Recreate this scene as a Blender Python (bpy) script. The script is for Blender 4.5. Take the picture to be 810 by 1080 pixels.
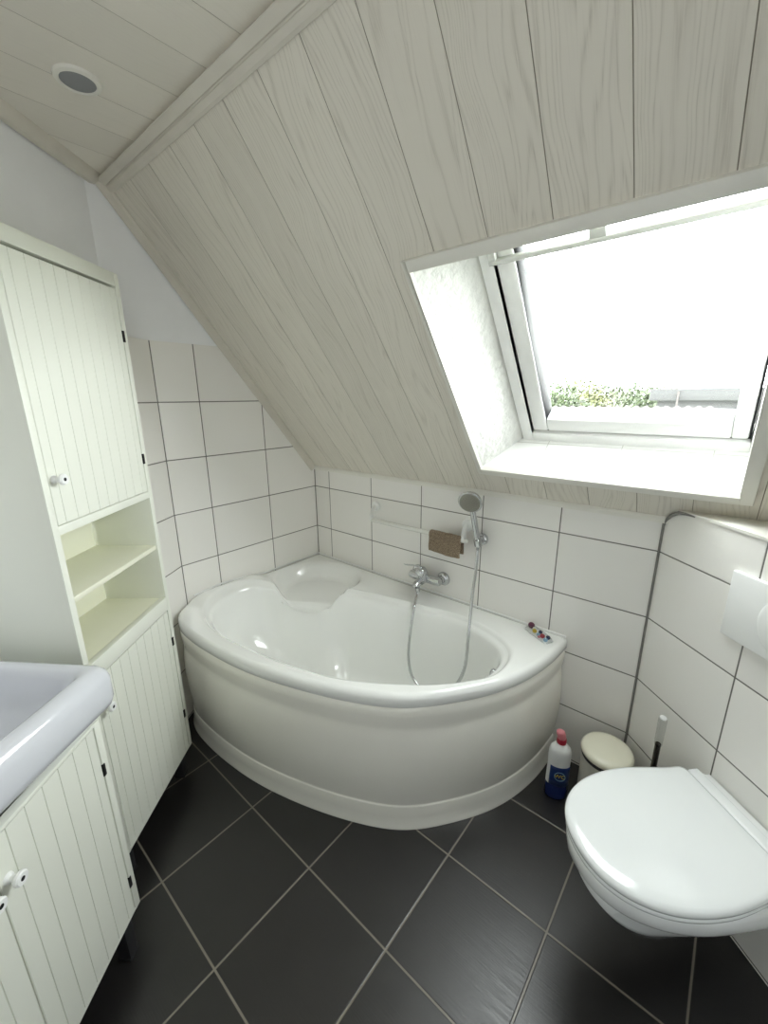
import bpy, bmesh, math, random
from mathutils import Vector, Matrix
from math import sin, cos, pi, sqrt, atan2, radians

S = bpy.context.scene
for o in list(bpy.data.objects):
    bpy.data.objects.remove(o)
COL = S.collection

# ------------------------------------------------------------------ camera
F_PX = 440.4313
CAM = Vector((1.9071, -1.6076, 1.5106))
yaw, pitch, roll = -0.7050, -0.2689, -0.0084
fwd = Vector((sin(yaw) * cos(pitch), cos(yaw) * cos(pitch), sin(pitch)))
r0 = Vector((cos(yaw), -sin(yaw), 0.0))
u0 = r0.cross(fwd)
right = cos(roll) * r0 + sin(roll) * u0
up = -sin(roll) * r0 + cos(roll) * u0
cd = bpy.data.cameras.new('camera')
cd.sensor_fit = 'VERTICAL'
cd.sensor_height = 24.0
cd.lens = 24.0 * F_PX / 1080.0
cd.clip_start = 0.02
cam = bpy.data.objects.new('camera', cd)
COL.objects.link(cam)
m = Matrix((right, up, -fwd)).transposed().to_4x4()
m.translation = CAM
cam.matrix_world = m
S.camera = cam

# ------------------------------------------------------------------ light and exposure
S.view_settings.view_transform = 'Standard'
S.view_settings.look = 'None'
S.view_settings.gamma = 1.0
S.view_settings.use_curve_mapping = False
S.view_settings.exposure = 0.80
w = bpy.data.worlds.new('sky')
S.world = w
w.use_nodes = True
bg = w.node_tree.nodes['Background']
bg.inputs['Color'].default_value = (0.97, 0.99, 1.0, 1.0)
wn = w.node_tree.nodes
tcw = wn.new('ShaderNodeTexCoord')
spw = wn.new('ShaderNodeSeparateXYZ')
w.node_tree.links.new(tcw.outputs['Generated'], spw.inputs[0])
mrw = wn.new('ShaderNodeMapRange')          # hazy sky: bright band low down, calmer zenith
mrw.inputs[1].default_value = 0.0
mrw.inputs[2].default_value = 0.95
mrw.inputs[3].default_value = 25.0
mrw.inputs[4].default_value = 7.0
w.node_tree.links.new(spw.outputs[2], mrw.inputs[0])
w.node_tree.links.new(mrw.outputs[0], bg.inputs['Strength'])
S.cycles.max_bounces = 24
S.cycles.diffuse_bounces = 16
S.cycles.glossy_bounces = 6
S.cycles.transparent_max_bounces = 12
S.cycles.sample_clamp_indirect = 10.0
S.cycles.caustics_reflective = False
S.cycles.caustics_refractive = False

# slope frame: x across, w up along the boards, o outwards (to the sky)
SG = sqrt(1 + 1.266 ** 2)
SW = Vector((0, -1 / SG, 1.266 / SG))
SN = Vector((0, 1.266 / SG, 1 / SG))
def sl(x, wv, o=0.0):
    p = Vector((x, 0, 1.115)) + SW * wv + SN * o
    return p
pd = bpy.data.lights.new('skylight_portal', 'AREA')
pd.shape = 'RECTANGLE'
pd.size, pd.size_y = 0.72, 0.80
pd.cycles.is_portal = True
po = bpy.data.objects.new('skylight_portal', pd)
COL.objects.link(po)
pm = Matrix((Vector((-1, 0, 0)), SW, SN)).transposed().to_4x4()
pm.translation = sl(1.60, 0.555, 0.26)
# area light emits along its -Z: that must point into the room
pm = Matrix((Vector((1, 0, 0)), SW, Vector((1, 0, 0)).cross(SW))).transposed().to_4x4()
if (pm.to_3x3() @ Vector((0, 0, -1))).dot(SN) > 0:
    pm = Matrix((Vector((-1, 0, 0)), SW, Vector((-1, 0, 0)).cross(SW))).transposed().to_4x4()
pm.translation = sl(1.60, 0.555, 0.26)
po.matrix_world = pm

# portal for the added fill-light window behind the camera
W2Y0, W2Y1, W2Z0, W2Z1 = -2.60, -1.45, 0.75, 2.05
pd2 = bpy.data.lights.new('fill_window_portal', 'AREA')
pd2.shape = 'RECTANGLE'
pd2.size, pd2.size_y = W2Y1 - W2Y0, W2Z1 - W2Z0
pd2.cycles.is_portal = True
po2 = bpy.data.objects.new('fill_window_portal', pd2)
COL.objects.link(po2)
pm2 = Matrix((Vector((0, 1, 0)), Vector((0, 0, 1)), Vector((1, 0, 0)))).transposed().to_4x4()
pm2.translation = Vector((2.45 + .12, (W2Y0 + W2Y1) / 2, (W2Z0 + W2Z1) / 2))
po2.matrix_world = pm2

# ------------------------------------------------------------------ materials
def newmat(name):
    mt = bpy.data.materials.new(name)
    mt.use_nodes = True
    nt = mt.node_tree
    return mt, nt, nt.nodes['Principled BSDF']

def srgb(r, g, b):
    f = lambda c: (c / 255 / 12.92) if c / 255 <= 0.04045 else ((c / 255 + 0.055) / 1.055) ** 2.4
    return (f(r), f(g), f(b), 1.0)

def mix_col(nt, fac, a, b):
    n = nt.nodes.new('ShaderNodeMix')
    n.data_type = 'RGBA'
    for sock, v in ((n.inputs[0], fac), (n.inputs[6], a), (n.inputs[7], b)):
        if hasattr(v, 'is_linked'):
            nt.links.new(v, sock)
        else:
            sock.default_value = v
    return n.outputs[2]

def mth(nt, op, a, b=None, c=None):
    n = nt.nodes.new('ShaderNodeMath')
    n.operation = op
    for i, v in enumerate((a, b, c)):
        if v is None:
            continue
        if hasattr(v, 'is_linked'):
            nt.links.new(v, n.inputs[i])
        else:
            n.inputs[i].default_value = v
    return n.outputs[0]

def noise(nt, scale, detail=3, vec=None, rough=0.5):
    n = nt.nodes.new('ShaderNodeTexNoise')
    n.inputs['Scale'].default_value = scale
    n.inputs['Detail'].default_value = detail
    n.inputs['Roughness'].default_value = rough
    if vec is not None:
        nt.links.new(vec, n.inputs['Vector'])
    return n.outputs['Fac']

def ramp(nt, fac, lo, hi):
    n = nt.nodes.new('ShaderNodeMapRange')
    n.inputs[1].default_value = lo
    n.inputs[2].default_value = hi
    nt.links.new(fac, n.inputs[0])
    return n.outputs[0]

def bump(nt, bs, height, strength=0.3, dist=0.002, normal=None):
    n = nt.nodes.new('ShaderNodeBump')
    n.inputs['Strength'].default_value = strength
    n.inputs['Distance'].default_value = dist
    nt.links.new(height, n.inputs['Height'])
    if normal is not None:
        nt.links.new(normal, n.inputs['Normal'])
    nt.links.new(n.outputs[0], bs.inputs['Normal'])
    return n.outputs[0]

def simple(name, col, rough=0.4, metal=0.0, var=0.04, bscale=None, bstr=0.1, coat=0.0, bdist=0.001):
    mt, nt, bs = newmat(name)
    tc = nt.nodes.new('ShaderNodeTexCoord').outputs['Object']
    nf = noise(nt, 9.0, 3, tc)
    c2 = tuple(max(0.0, v * (1 - var * 2)) for v in col[:3]) + (1.0,)
    nt.links.new(mix_col(nt, nf, c2, col), bs.inputs['Base Color'])
    bs.inputs['Roughness'].default_value = rough
    bs.inputs['Metallic'].default_value = metal
    if coat:
        bs.inputs['Coat Weight'].default_value = coat
        bs.inputs['Coat Roughness'].default_value = 0.08
    if bscale:
        bump(nt, bs, noise(nt, bscale, 4, tc), bstr, bdist)
    return mt

def tile_mat(name, col, grout, tw, th, ou, ov, gw, rough, soft=0.0, extra=(), ghost=None, streak=False, var=0.03):
    """tiles from the UV map (metres). extra: list of u positions that carry a wide joint"""
    mt, nt, bs = newmat(name)
    uv = nt.nodes.new('ShaderNodeUVMap').outputs[0]
    sp = nt.nodes.new('ShaderNodeSeparateXYZ')
    nt.links.new(uv, sp.inputs[0])
    U, V = sp.outputs[0], sp.outputs[1]
    def dist(c, pitch, off):
        a = mth(nt, 'SUBTRACT', c, off)
        a = mth(nt, 'DIVIDE', a, pitch)
        fl = mth(nt, 'ROUND', a)
        a = mth(nt, 'ABSOLUTE', mth(nt, 'SUBTRACT', a, fl))
        return mth(nt, 'MULTIPLY', a, pitch)
    d = mth(nt, 'MINIMUM', dist(U, tw, ou), dist(V, th, ov))
    for (u, hw) in extra:
        e = mth(nt, 'SUBTRACT', mth(nt, 'ABSOLUTE', mth(nt, 'SUBTRACT', U, u)), hw - gw / 2)
        d = mth(nt, 'MINIMUM', d, e)
    n = nt.nodes.new('ShaderNodeMapRange')
    n.inputs[1].default_value = gw / 2 - 0.0004
    n.inputs[2].default_value = gw / 2 + 0.0006
    nt.links.new(d, n.inputs[0])
    istile = n.outputs[0]
    # per tile tone
    iu = mth(nt, 'FLOOR', mth(nt, 'DIVIDE', mth(nt, 'SUBTRACT', U, ou), tw))
    iv = mth(nt, 'FLOOR', mth(nt, 'DIVIDE', mth(nt, 'SUBTRACT', V, ov), th))
    cb = nt.nodes.new('ShaderNodeCombineXYZ')
    nt.links.new(iu, cb.inputs[0]); nt.links.new(iv, cb.inputs[1])
    wn = nt.nodes.new('ShaderNodeTexWhiteNoise')
    nt.links.new(cb.outputs[0], wn.inputs['Vector'])
    c2 = tuple(v * (1 - var * 2) for v in col[:3]) + (1,)
    tone = mix_col(nt, wn.outputs['Value'], c2, col)
    if streak:
        # slate like streaks, direction alternates from tile to tile
        mp = nt.nodes.new('ShaderNodeMapping')
        mp.inputs['Scale'].default_value = (8, 230, 1)
        nt.links.new(uv, mp.inputs[0])
        s1 = noise(nt, 1.0, 3, mp.outputs[0])
        mp2 = nt.nodes.new('ShaderNodeMapping')
        mp2.inputs['Scale'].default_value = (11, 200, 1)
        mp2.inputs['Location'].default_value = (3, 5, 0)
        nt.links.new(uv, mp2.inputs[0])
        s2 = noise(nt, 1.0, 3, mp2.outputs[0])
        pick = mth(nt, 'GREATER_THAN', wn.outputs['Value'], 0.75)
        st = mth(nt, 'ADD', mth(nt, 'MULTIPLY', s1, mth(nt, 'SUBTRACT', 1.0, pick)), mth(nt, 'MULTIPLY', s2, pick))
        big = noise(nt, 5.0, 4, uv)
        tone = mix_col(nt, mth(nt, 'MULTIPLY', ramp(nt, big, 0.35, 0.75), 0.5), tone, tuple(v * 1.7 for v in col[:3]) + (1,))
        rr = mth(nt, 'ADD', mth(nt, 'MULTIPLY', st, 0.25), rough - 0.1)
        nt.links.new(mix_col(nt, istile, (0.8, 0.8, 0.8, 1), rr) if False else rr, bs.inputs['Roughness'])
        bs.inputs['Specular IOR Level'].default_value = 0.75
        b1 = bump(nt, bs, st, 0.40, 0.0008)
    else:
        bs.inputs['Roughness'].default_value = rough
        wav = noise(nt, 14.0, 1, uv)
        b1 = bump(nt, bs, wav, 0.12, 0.002)
    nt.links.new(mix_col(nt, istile, grout, tone), bs.inputs['Base Color'])
    n2 = nt.nodes.new('ShaderNodeMapRange')
    n2.inputs[1].default_value = gw / 2 - 0.0004
    n2.inputs[2].default_value = gw / 2 + 0.002
    nt.links.new(d, n2.inputs[0])
    bump(nt, bs, n2.outputs[0], 0.6, 0.0012, b1)
    return mt

TILE = srgb(238, 236, 232)
GROUT = srgb(112, 110, 106)
M = {}
M['tile_left'] = tile_mat('tile_left', TILE, GROUT, 0.3265, 0.248, 0.0, 1.0, 0.0042, 0.2, extra=((0.0, 0.003), (0.834, 0.0022)))
M['tile_back'] = tile_mat('tile_back', TILE, GROUT, 0.3261, 0.248, 0.1241, 1.0, 0.0042, 0.2, extra=((0.0, 0.003), (1.757, 0.0045)))
M['tile_diag'] = tile_mat('tile_diag', TILE, GROUT, 0.3316, 0.248, 0.0, 1.0, 0.0042, 0.2, extra=((0.0, 0.004),))
M['floor'] = tile_mat('floor_tile', srgb(27, 25, 25), srgb(122, 116, 105), 1 / 3, 1 / 3, 0.711, -1.3276, 0.0052, 0.33, streak=True, var=0.12)
M['plaster'] = simple('plaster', srgb(240, 241, 243), 0.85, bscale=260, bstr=0.25)
M['stucco'] = simple('stucco', srgb(218, 218, 214), 0.85, bscale=38, bstr=0.7, bdist=0.014)
M['white_trim'] = simple('white_trim', srgb(228, 226, 218), 0.45)
M['window_white'] = simple('window_white', srgb(238, 238, 236), 0.35)
M['flap'] = simple('flap_white', srgb(204, 204, 200), 0.45)
M['black_rubber'] = simple('black_rubber', srgb(28, 28, 30), 0.6)
M['silicone'] = simple('silicone', srgb(128, 126, 122), 0.5)
M['acrylic'] = simple('acrylic', srgb(240, 241, 239), 0.10, var=0.005, coat=0.5)
M['panel'] = simple('bath_panel', srgb(242, 240, 232), 0.16, var=0.01, coat=0.4)
M['ceramic'] = simple('ceramic', srgb(238, 240, 241), 0.07, var=0.005, coat=0.6)
M['basin_ceramic'] = simple('basin_ceramic', srgb(205, 207, 213), 0.10, var=0.005, coat=0.5)
M['lid'] = simple('toilet_lid_plastic', srgb(238, 241, 242), 0.12, var=0.005, coat=0.4)
M['cabinet'] = simple('cabinet_white', srgb(224, 226, 216), 0.38, var=0.01)
M['cab_in'] = simple('cabinet_inside', srgb(226, 226, 208), 0.5, var=0.01)
M['black_metal'] = simple('black_metal', srgb(22, 22, 24), 0.4, metal=0.6)
M['chrome'] = simple('chrome', (0.60, 0.61, 0.62, 1), 0.08, metal=1.0, var=0.01)
M['grey_plastic'] = simple('grey_plastic', srgb(138, 140, 142), 0.5)
M['white_plastic'] = simple('white_plastic', srgb(236, 237, 236), 0.3)
M['bar_plastic'] = simple('bar_plastic', srgb(226, 225, 220), 0.2)
M['cream'] = simple('cream_enamel', srgb(236, 233, 214), 0.25, coat=0.3)
M['dark_rod'] = simple('dark_rod', srgb(70, 66, 62), 0.25, metal=0.7)
M['bin_body'] = simple('bin_body', srgb(206, 203, 192), 0.35)
M['blue_plastic'] = simple('blue_plastic', srgb(24, 38, 86), 0.25)
M['label_blue'] = simple('label_blue', srgb(26, 58, 120), 0.35, var=0.2)
M['red'] = simple('red_cap', srgb(176, 44, 62), 0.3)
M['pink'] = simple('pink_cap', srgb(216, 132, 140), 0.35)
M['yellow'] = simple('yellow_print', srgb(222, 196, 60), 0.4)
M['teal'] = simple('pale_blue_print', srgb(150, 190, 214), 0.4)
M['maroon'] = simple('maroon', srgb(96, 44, 66), 0.4)
M['spray'] = simple('spray_face', srgb(150, 148, 138), 0.35, metal=0.4, var=0.15)

def towel_mat():
    mt, nt, bs = newmat('brown_terry')
    tc = nt.nodes.new('ShaderNodeTexCoord').outputs['Object']
    n1 = noise(nt, 260, 3, tc)
    nt.links.new(mix_col(nt, ramp(nt, n1, 0.3, 0.7), srgb(108, 92, 74), srgb(166, 148, 126)), bs.inputs['Base Color'])
    bs.inputs['Roughness'].default_value = 0.95
    bump(nt, bs, n1, 1.0, 0.006)
    return mt
M['towel'] = towel_mat()

def wood_mat(name, col, dark, axis_w, strength=1.0):
    """whitewashed boards: UV u = across (m), v = along the board (m)"""
    mt, nt, bs = newmat(name)
    uv = nt.nodes.new('ShaderNodeUVMap').outputs[0]
    sp = nt.nodes.new('ShaderNodeSeparateXYZ')
    nt.links.new(uv, sp.inputs[0])
    idx = mth(nt, 'FLOOR', mth(nt, 'DIVIDE', mth(nt, 'SUBTRACT', sp.outputs[0], 0.015), 0.151))
    loc = mth(nt, 'SUBTRACT', sp.outputs[0], mth(nt, 'ADD', mth(nt, 'MULTIPLY', idx, 0.151), 0.0905))
    wn = nt.nodes.new('ShaderNodeTexWhiteNoise')
    wn.noise_dimensions = '1D'
    nt.links.new(idx, wn.inputs['W'])
    sh = mth(nt, 'MULTIPLY', wn.outputs['Value'], 7.0)
    # cathedral figure: distance in a stretched space from a wandering heart line
    cb = nt.nodes.new('ShaderNodeCombineXYZ')
    nt.links.new(mth(nt, 'ADD', mth(nt, 'MULTIPLY', sp.outputs[1], 1.1), sh), cb.inputs[0])
    nt.links.new(idx, cb.inputs[1])
    wander = noise(nt, 2.0, 2, cb.outputs[0])
    lx = mth(nt, 'ADD', loc, mth(nt, 'MULTIPLY', mth(nt, 'SUBTRACT', wander, 0.5), 0.16))
    cb2 = nt.nodes.new('ShaderNodeCombineXYZ')
    nt.links.new(mth(nt, 'MULTIPLY', lx, 13.0), cb2.inputs[0])
    nt.links.new(mth(nt, 'ADD', mth(nt, 'MULTIPLY', sp.outputs[1], 0.55), sh), cb2.inputs[1])
    nt.links.new(mth(nt, 'MULTIPLY', idx, 3.7), cb2.inputs[2])
    field = noise(nt, 1.0, 2, cb2.outputs[0], 0.4)
    lines = mth(nt, 'ABSOLUTE', mth(nt, 'SINE', mth(nt, 'MULTIPLY', mth(nt, 'ADD', field, mth(nt, 'MULTIPLY', mth(nt, 'ABSOLUTE', lx), 3.0)), 52.0)))
    lines = mth(nt, 'SUBTRACT', 1.0, lines)
    lines = mth(nt, 'POWER', lines, 2.2)
    cb3 = nt.nodes.new('ShaderNodeCombineXYZ')
    nt.links.new(mth(nt, 'MULTIPLY', sp.outputs[0], 420.0), cb3.inputs[0])
    nt.links.new(mth(nt, 'ADD', mth(nt, 'MULTIPLY', sp.outputs[1], 12.0), sh), cb3.inputs[1])
    fine = noise(nt, 1.0, 3, cb3.outputs[0])
    fac = mth(nt, 'MULTIPLY', lines, ramp(nt, fine, 0.25, 0.75))
    fac = mth(nt, 'ADD', mth(nt, 'MULTIPLY', fac, 0.55 * strength), mth(nt, 'MULTIPLY', ramp(nt, fine, 0.55, 0.8), 0.12 * strength))
    tone = mix_col(nt, wn.outputs['Value'], tuple(v * 0.93 for v in col[:3]) + (1,), col)
    nt.links.new(mix_col(nt, fac, tone, dark), bs.inputs['Base Color'])
    bs.inputs['Roughness'].default_value = 0.55
    bump(nt, bs, fac, -0.35, 0.001)
    return mt
M['boards'] = wood_mat('whitewashed_boards', srgb(219, 214, 203), srgb(158, 151, 137), 1, 1.0)
M['ceiling_boards'] = wood_mat('ceiling_boards', srgb(224, 219, 209), srgb(196, 191, 180), 1, 0.35)
M['trim_wood'] = simple('washed_trim', srgb(216, 211, 200), 0.55, var=0.10, bscale=60, bstr=0.15)
M['groove'] = simple('groove_shadow_gap', srgb(160, 153, 140), 0.8)

def glass_mat(name, tint=(1, 1, 1, 1), fres=1.5):
    mt = bpy.data.materials.new(name)
    mt.use_nodes = True
    nt = mt.node_tree
    nt.nodes.clear()
    out = nt.nodes.new('ShaderNodeOutputMaterial')
    mx = nt.nodes.new('ShaderNodeMixShader')
    tr = nt.nodes.new('ShaderNodeBsdfTransparent')
    tr.inputs[0].default_value = tint
    gl = nt.nodes.new('ShaderNodeBsdfGlossy')
    gl.inputs['Roughness'].default_value = 0.02
    fr = nt.nodes.new('ShaderNodeLayerWeight')
    fr.inputs[0].default_value = 0.5
    pw = mth(nt, 'POWER', fr.outputs['Facing'], 5.0)
    nt.links.new(mth(nt, 'MULTIPLY_ADD', pw, 0.5, fres), mx.inputs[0])
    nt.links.new(tr.outputs[0], mx.inputs[1])
    nt.links.new(gl.outputs[0], mx.inputs[2])
    nt.links.new(mx.outputs[0], out.inputs[0])
    return mt
M['glass'] = glass_mat('window_glass', (0.96, 0.98, 0.97, 1), 0.02)
M['frosted'] = glass_mat('fill_window_glass', (0.25, 0.25, 0.248, 1), 0.02)  # grey tint sets how much fill light the added window lets in
M['clear'] = glass_mat('clear_plastic', (0.86, 0.87, 0.87, 1), 0.06)

# ------------------------------------------------------------------ mesh helpers
def finish(name, bm, mat, parent=None, smooth=True, ang=38, mats=None):
    bmesh.ops.remove_doubles(bm, verts=bm.verts, dist=1e-5)
    me = bpy.data.meshes.new(name)
    bm.to_mesh(me)
    bm.free()
    for mm in (mats or [mat]):
        me.materials.append(mm)
    if smooth:
        for p in me.polygons:
            p.use_smooth = True
        me.set_sharp_from_angle(angle=radians(ang))
    o = bpy.data.objects.new(name, me)
    COL.objects.link(o)
    if parent is not None:
        o.parent = parent
    return o

def recalc(bm):
    bmesh.ops.recalc_face_normals(bm, faces=bm.faces)

def thing(name, label, cat, loc=(0, 0, 0), rz=0.0, group=None):
    o = bpy.data.objects.new(name, None)
    o.empty_display_size = 0.05
    COL.objects.link(o)
    o.location = loc
    o.rotation_euler = (0, 0, rz)
    o['label'] = label
    o['category'] = cat
    if group:
        o['group'] = group
    return o

def tag(o, label, cat, group=None):
    o['label'] = label
    o['category'] = cat
    if group:
        o['group'] = group
    return o

def struct(o, label=None, cat=None):
    o['kind'] = 'structure'
    if label:
        o['label'] = label
    if cat:
        o['category'] = cat
    return o

def add_box(bm, x0, x1, y0, y1, z0, z1, bev=0.0, seg=2, mi=0):
    r = bmesh.ops.create_cube(bm, size=1.0)
    vs = r['verts']
    for v in vs:
        v.co = Vector((x0 + (v.co.x + .5) * (x1 - x0), y0 + (v.co.y + .5) * (y1 - y0), z0 + (v.co.z + .5) * (z1 - z0)))
    fs = list({f for v in vs for f in v.link_faces})
    for f in fs:
        f.material_index = mi
    if bev > 0:
        es = list({e for v in vs for e in v.link_edges})
        bmesh.ops.bevel(bm, geom=es, offset=bev, segments=seg, profile=0.5, affect='EDGES')

def box(*a, bev=0.002, seg=2):
    bm = bmesh.new()
    add_box(bm, *a, bev=bev, seg=seg)
    return bm

def loft(bm, rings, close=True, cap0=False, cap1=False):
    vr = [[bm.verts.new(p) for p in r] for r in rings]
    n = len(vr[0])
    for a, b in zip(vr[:-1], vr[1:]):
        for i in range(n if close else n - 1):
            j = (i + 1) % n
            try:
                bm.faces.new((a[i], a[j], b[j], b[i]))
            except ValueError:
                pass
    if cap0:
        bm.faces.new(list(reversed(vr[0])))
    if cap1:
        bm.faces.new(vr[-1])
    return vr

def lathe(bm, prof, origin=(0, 0, 0), axis=(0, 0, 1), n=32, sx=1.0, sy=1.0):
    """prof: list of (radius, height)"""
    ax = Vector(axis).normalized()
    q = Vector((0, 0, 1)).rotation_difference(ax)
    O = Vector(origin)
    rings = []
    for r, h in prof:
        rings.append([O + q @ Vector((max(r, 1e-4) * cos(2 * pi * i / n) * sx, max(r, 1e-4) * sin(2 * pi * i / n) * sy, h)) for i in range(n)])
    loft(bm, rings, cap0=True, cap1=True)

def tube(bm, pts, rad, n=12, cap=True):
    pts = [Vector(p) for p in pts]
    rads = rad if isinstance(rad, (list, tuple)) else [rad] * len(pts)
    rings = []
    t = (pts[1] - pts[0]).normalized()
    nrm = t.orthogonal().normalized()
    for i, p in enumerate(pts):
        if i == 0:
            tn = pts[1] - pts[0]
        elif i == len(pts) - 1:
            tn = pts[-1] - pts[-2]
        else:
            tn = (pts[i + 1] - pts[i - 1])
        tn.normalize()
        nrm = (nrm - tn * nrm.dot(tn))
        nrm = nrm.normalized() if nrm.length > 1e-6 else tn.orthogonal().normalized()
        b = tn.cross(nrm)
        rings.append([p + (nrm * cos(2 * pi * k / n) + b * sin(2 * pi * k / n)) * rads[i] for k in range(n)])
    loft(bm, rings, cap0=cap, cap1=cap)

def catmull(pts, per=10, closed=False):
    P = [Vector(p) for p in pts]
    n = len(P)
    out = []
    rng = range(n) if closed else range(n - 1)
    for i in rng:
        if closed:
            a, b, c, d = P[(i - 1) % n], P[i], P[(i + 1) % n], P[(i + 2) % n]
        else:
            a, b, c, d = P[max(i - 1, 0)], P[i], P[i + 1], P[min(i + 2, n - 1)]
        for k in range(per):
            t = k / per
            out.append(0.5 * ((2 * b) + (c - a) * t + (2 * a - 5 * b + 4 * c - d) * t * t + (3 * b - a - 3 * c + d) * t ** 3))
    if not closed:
        out.append(P[-1])
    return out

def uv_quad(bm, pts, uvs, mi=0):
    lay = bm.loops.layers.uv.verify()
    f = bm.faces.new([bm.verts.new(p) for p in pts])
    f.material_index = mi
    for l, t in zip(f.loops, uvs):
        l[lay].uv = t
    return f

def sstep(a, b, x):
    t = min(1, max(0, (x - a) / (b - a)))
    return t * t * (3 - 2 * t)

# ------------------------------------------------------------------ frames of the room
UA = Vector((0.64, -0.768, 0)).normalized()
NA = Vector((-UA.y, UA.x, 0))                 # out of the cabinet fronts, into the room
P0 = Vector((0.375, -1.061, 0))
RZ_CAB = atan2(UA.y, UA.x)
TD = Vector((0.74, -0.673, 0)).normalized()   # along the diagonal toilet wall
TN = Vector((TD.y, -TD.x, 0))                 # out of it, into the room
TP = Vector((1.757, 0, 0))
RZ_T = atan2(-TD.y, -TD.x)
WALL_N = -0.238                               # corner wall behind the cabinets
ZC = 2.28                                     # ceiling
XR, YF = 2.45, -2.75                          # right wall, front wall behind the camera
def ca(s, n, z=0.0):
    return P0 + UA * s + NA * n + Vector((0, 0, z))
def tw(t, n, z=0.0):
    return TP + TD * t + TN * n + Vector((0, 0, z))

# ------------------------------------------------------------------ setting: shell
bm = bmesh.new()
uv_quad(bm, [(-.4, YF, 0), (XR + .2, YF, 0), (XR + .2, .1, 0), (-.4, .1, 0)], [(-.4, YF), (XR + .2, YF), (XR + .2, .1), (-.4, .1)])
struct(finish('floor', bm, M['floor'], smooth=False))

def zs(y):
    return 1.115 - 1.266 * y
# left wall: plaster sheet, tiles in front of it up to 1.745
S_W0 = None
yk = -0.970                                   # where the left wall turns into the corner wall
bm = bmesh.new()
uv_quad(bm, [(-.006, .02, 0), (-.006, yk, 0), (-.006, yk, 2.32), (-.006, -.93, 2.32), (-.006, .02, 1.12)], [(0, 0)] * 5)
struct(finish('wall_left', bm, M['plaster'], smooth=False))
bm = bmesh.new()
zt = 1.7405
yt = (1.115 - zt) / 1.266
uv_quad(bm, [(0, 0, 0), (0, -.836, 0), (0, -.836, zt), (0, yt, zt), (0, 0, 1.115)],
        [(0, 0), (.836, 0), (.836, zt), (-yt, zt), (0, 1.115)])
uv_quad(bm, [(0, -.836, zt), (0, yt, zt), (-.006, yt, zt), (-.006, -.836, zt)], [(.5, 1.6)] * 4)
c0 = Vector((0, -.836, 0)); c1 = Vector((.105, -.995, 0)); c2 = c1 - NA * 0.075
d1 = (c1 - c0).length
uv_quad(bm, [c0, c1, c1 + Vector((0, 0, zt)), c0 + Vector((0, 0, zt))], [(.836, 0), (.836 + d1, 0), (.836 + d1, zt), (.836, zt)])
uv_quad(bm, [c1, c2, c2 + Vector((0, 0, zt)), c1 + Vector((0, 0, zt))], [(1.02, 0), (1.09, 0), (1.09, zt), (1.02, zt)])
uv_quad(bm, [c0 + Vector((0, 0, zt)), c1 + Vector((0, 0, zt)), c2 + Vector((0, 0, zt)), Vector((-.006, yk, zt))], [(.5, 1.6)] * 4)
struct(finish('wall_left_tiles', bm, M['tile_left'], smooth=False))
# corner wall (plaster) behind both cabinets
a0 = Vector((-.006, yk, 0))
sl_len = (YF - a0.y) / UA.y
a1 = a0 + UA * sl_len
bm = bmesh.new()
uv_quad(bm, [a0, a1, a1 + Vector((0, 0, 2.32)), a0 + Vector((0, 0, 2.32))], [(0, 0)] * 4)
struct(finish('wall_corner', bm, M['plaster'], smooth=False))
# back wall (knee wall under the slope)
bm = bmesh.new()
uv_quad(bm, [(0, 0, 0), (1.80, 0, 0), (1.80, 0, 1.13), (0, 0, 1.13)], [(0, 0), (1.80, 0), (1.80, 1.13), (0, 1.13)])
struct(finish('wall_back', bm, M['tile_back'], smooth=False))
# diagonal pre-wall with its ledge
TLEN = (XR - TP.x) / TD.x
zl = 1.152
bm = bmesh.new()
uv_quad(bm, [tw(0, 0), tw(TLEN, 0), tw(TLEN, 0, zl), tw(0, 0, zl)], [(0, 0), (TLEN, 0), (TLEN, zl), (0, zl)])
struct(finish('wall_diagonal', bm, M['tile_diag'], smooth=False))
bm = bmesh.new()
e0, e1 = tw(-.0, 0.004, zl), tw(TLEN, 0.004, zl)
rb = [e0, e1, Vector((XR, .05, zl)), Vector((1.70, .05, zl))]
vb = [bm.verts.new(p) for p in rb]; vt = [bm.verts.new(p + Vector((0, 0, .008))) for p in rb]
bm.faces.new(vb[::-1]); bm.faces.new(vt)
for i in range(4):
    bm.faces.new((vb[i], vb[(i + 1) % 4], vt[(i + 1) % 4], vt[i]))
recalc(bm)
struct(finish('trim_ledge', bm, M['white_trim'], smooth=False))
bm = bmesh.new()
for ya, yb, za, zb in ((-.3, W2Y1, 0, 2.32), (W2Y0, YF, 0, 2.32), (W2Y1, W2Y0, 0, W2Z0), (W2Y1, W2Y0, W2Z1, 2.32)):
    uv_quad(bm, [(XR, ya, za), (XR, yb, za), (XR, yb, zb), (XR, ya, zb)], [(0, 0)] * 4)
uv_quad(bm, [(XR, .1, 1.1), (XR, -.95, 1.1), (XR, -.95, 2.35), (XR, .1, 1.15)], [(0, 0)] * 4)
struct(finish('wall_right', bm, M['plaster'], smooth=False))
bm = bmesh.new()
uv_quad(bm, [(a1.x - .05, YF, 0), (XR + .05, YF, 0), (XR + .05, YF, 2.32), (a1.x - .05, YF, 2.32)], [(0, 0)] * 4)
struct(finish('wall_front', bm, M['plaster'], smooth=False))

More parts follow.
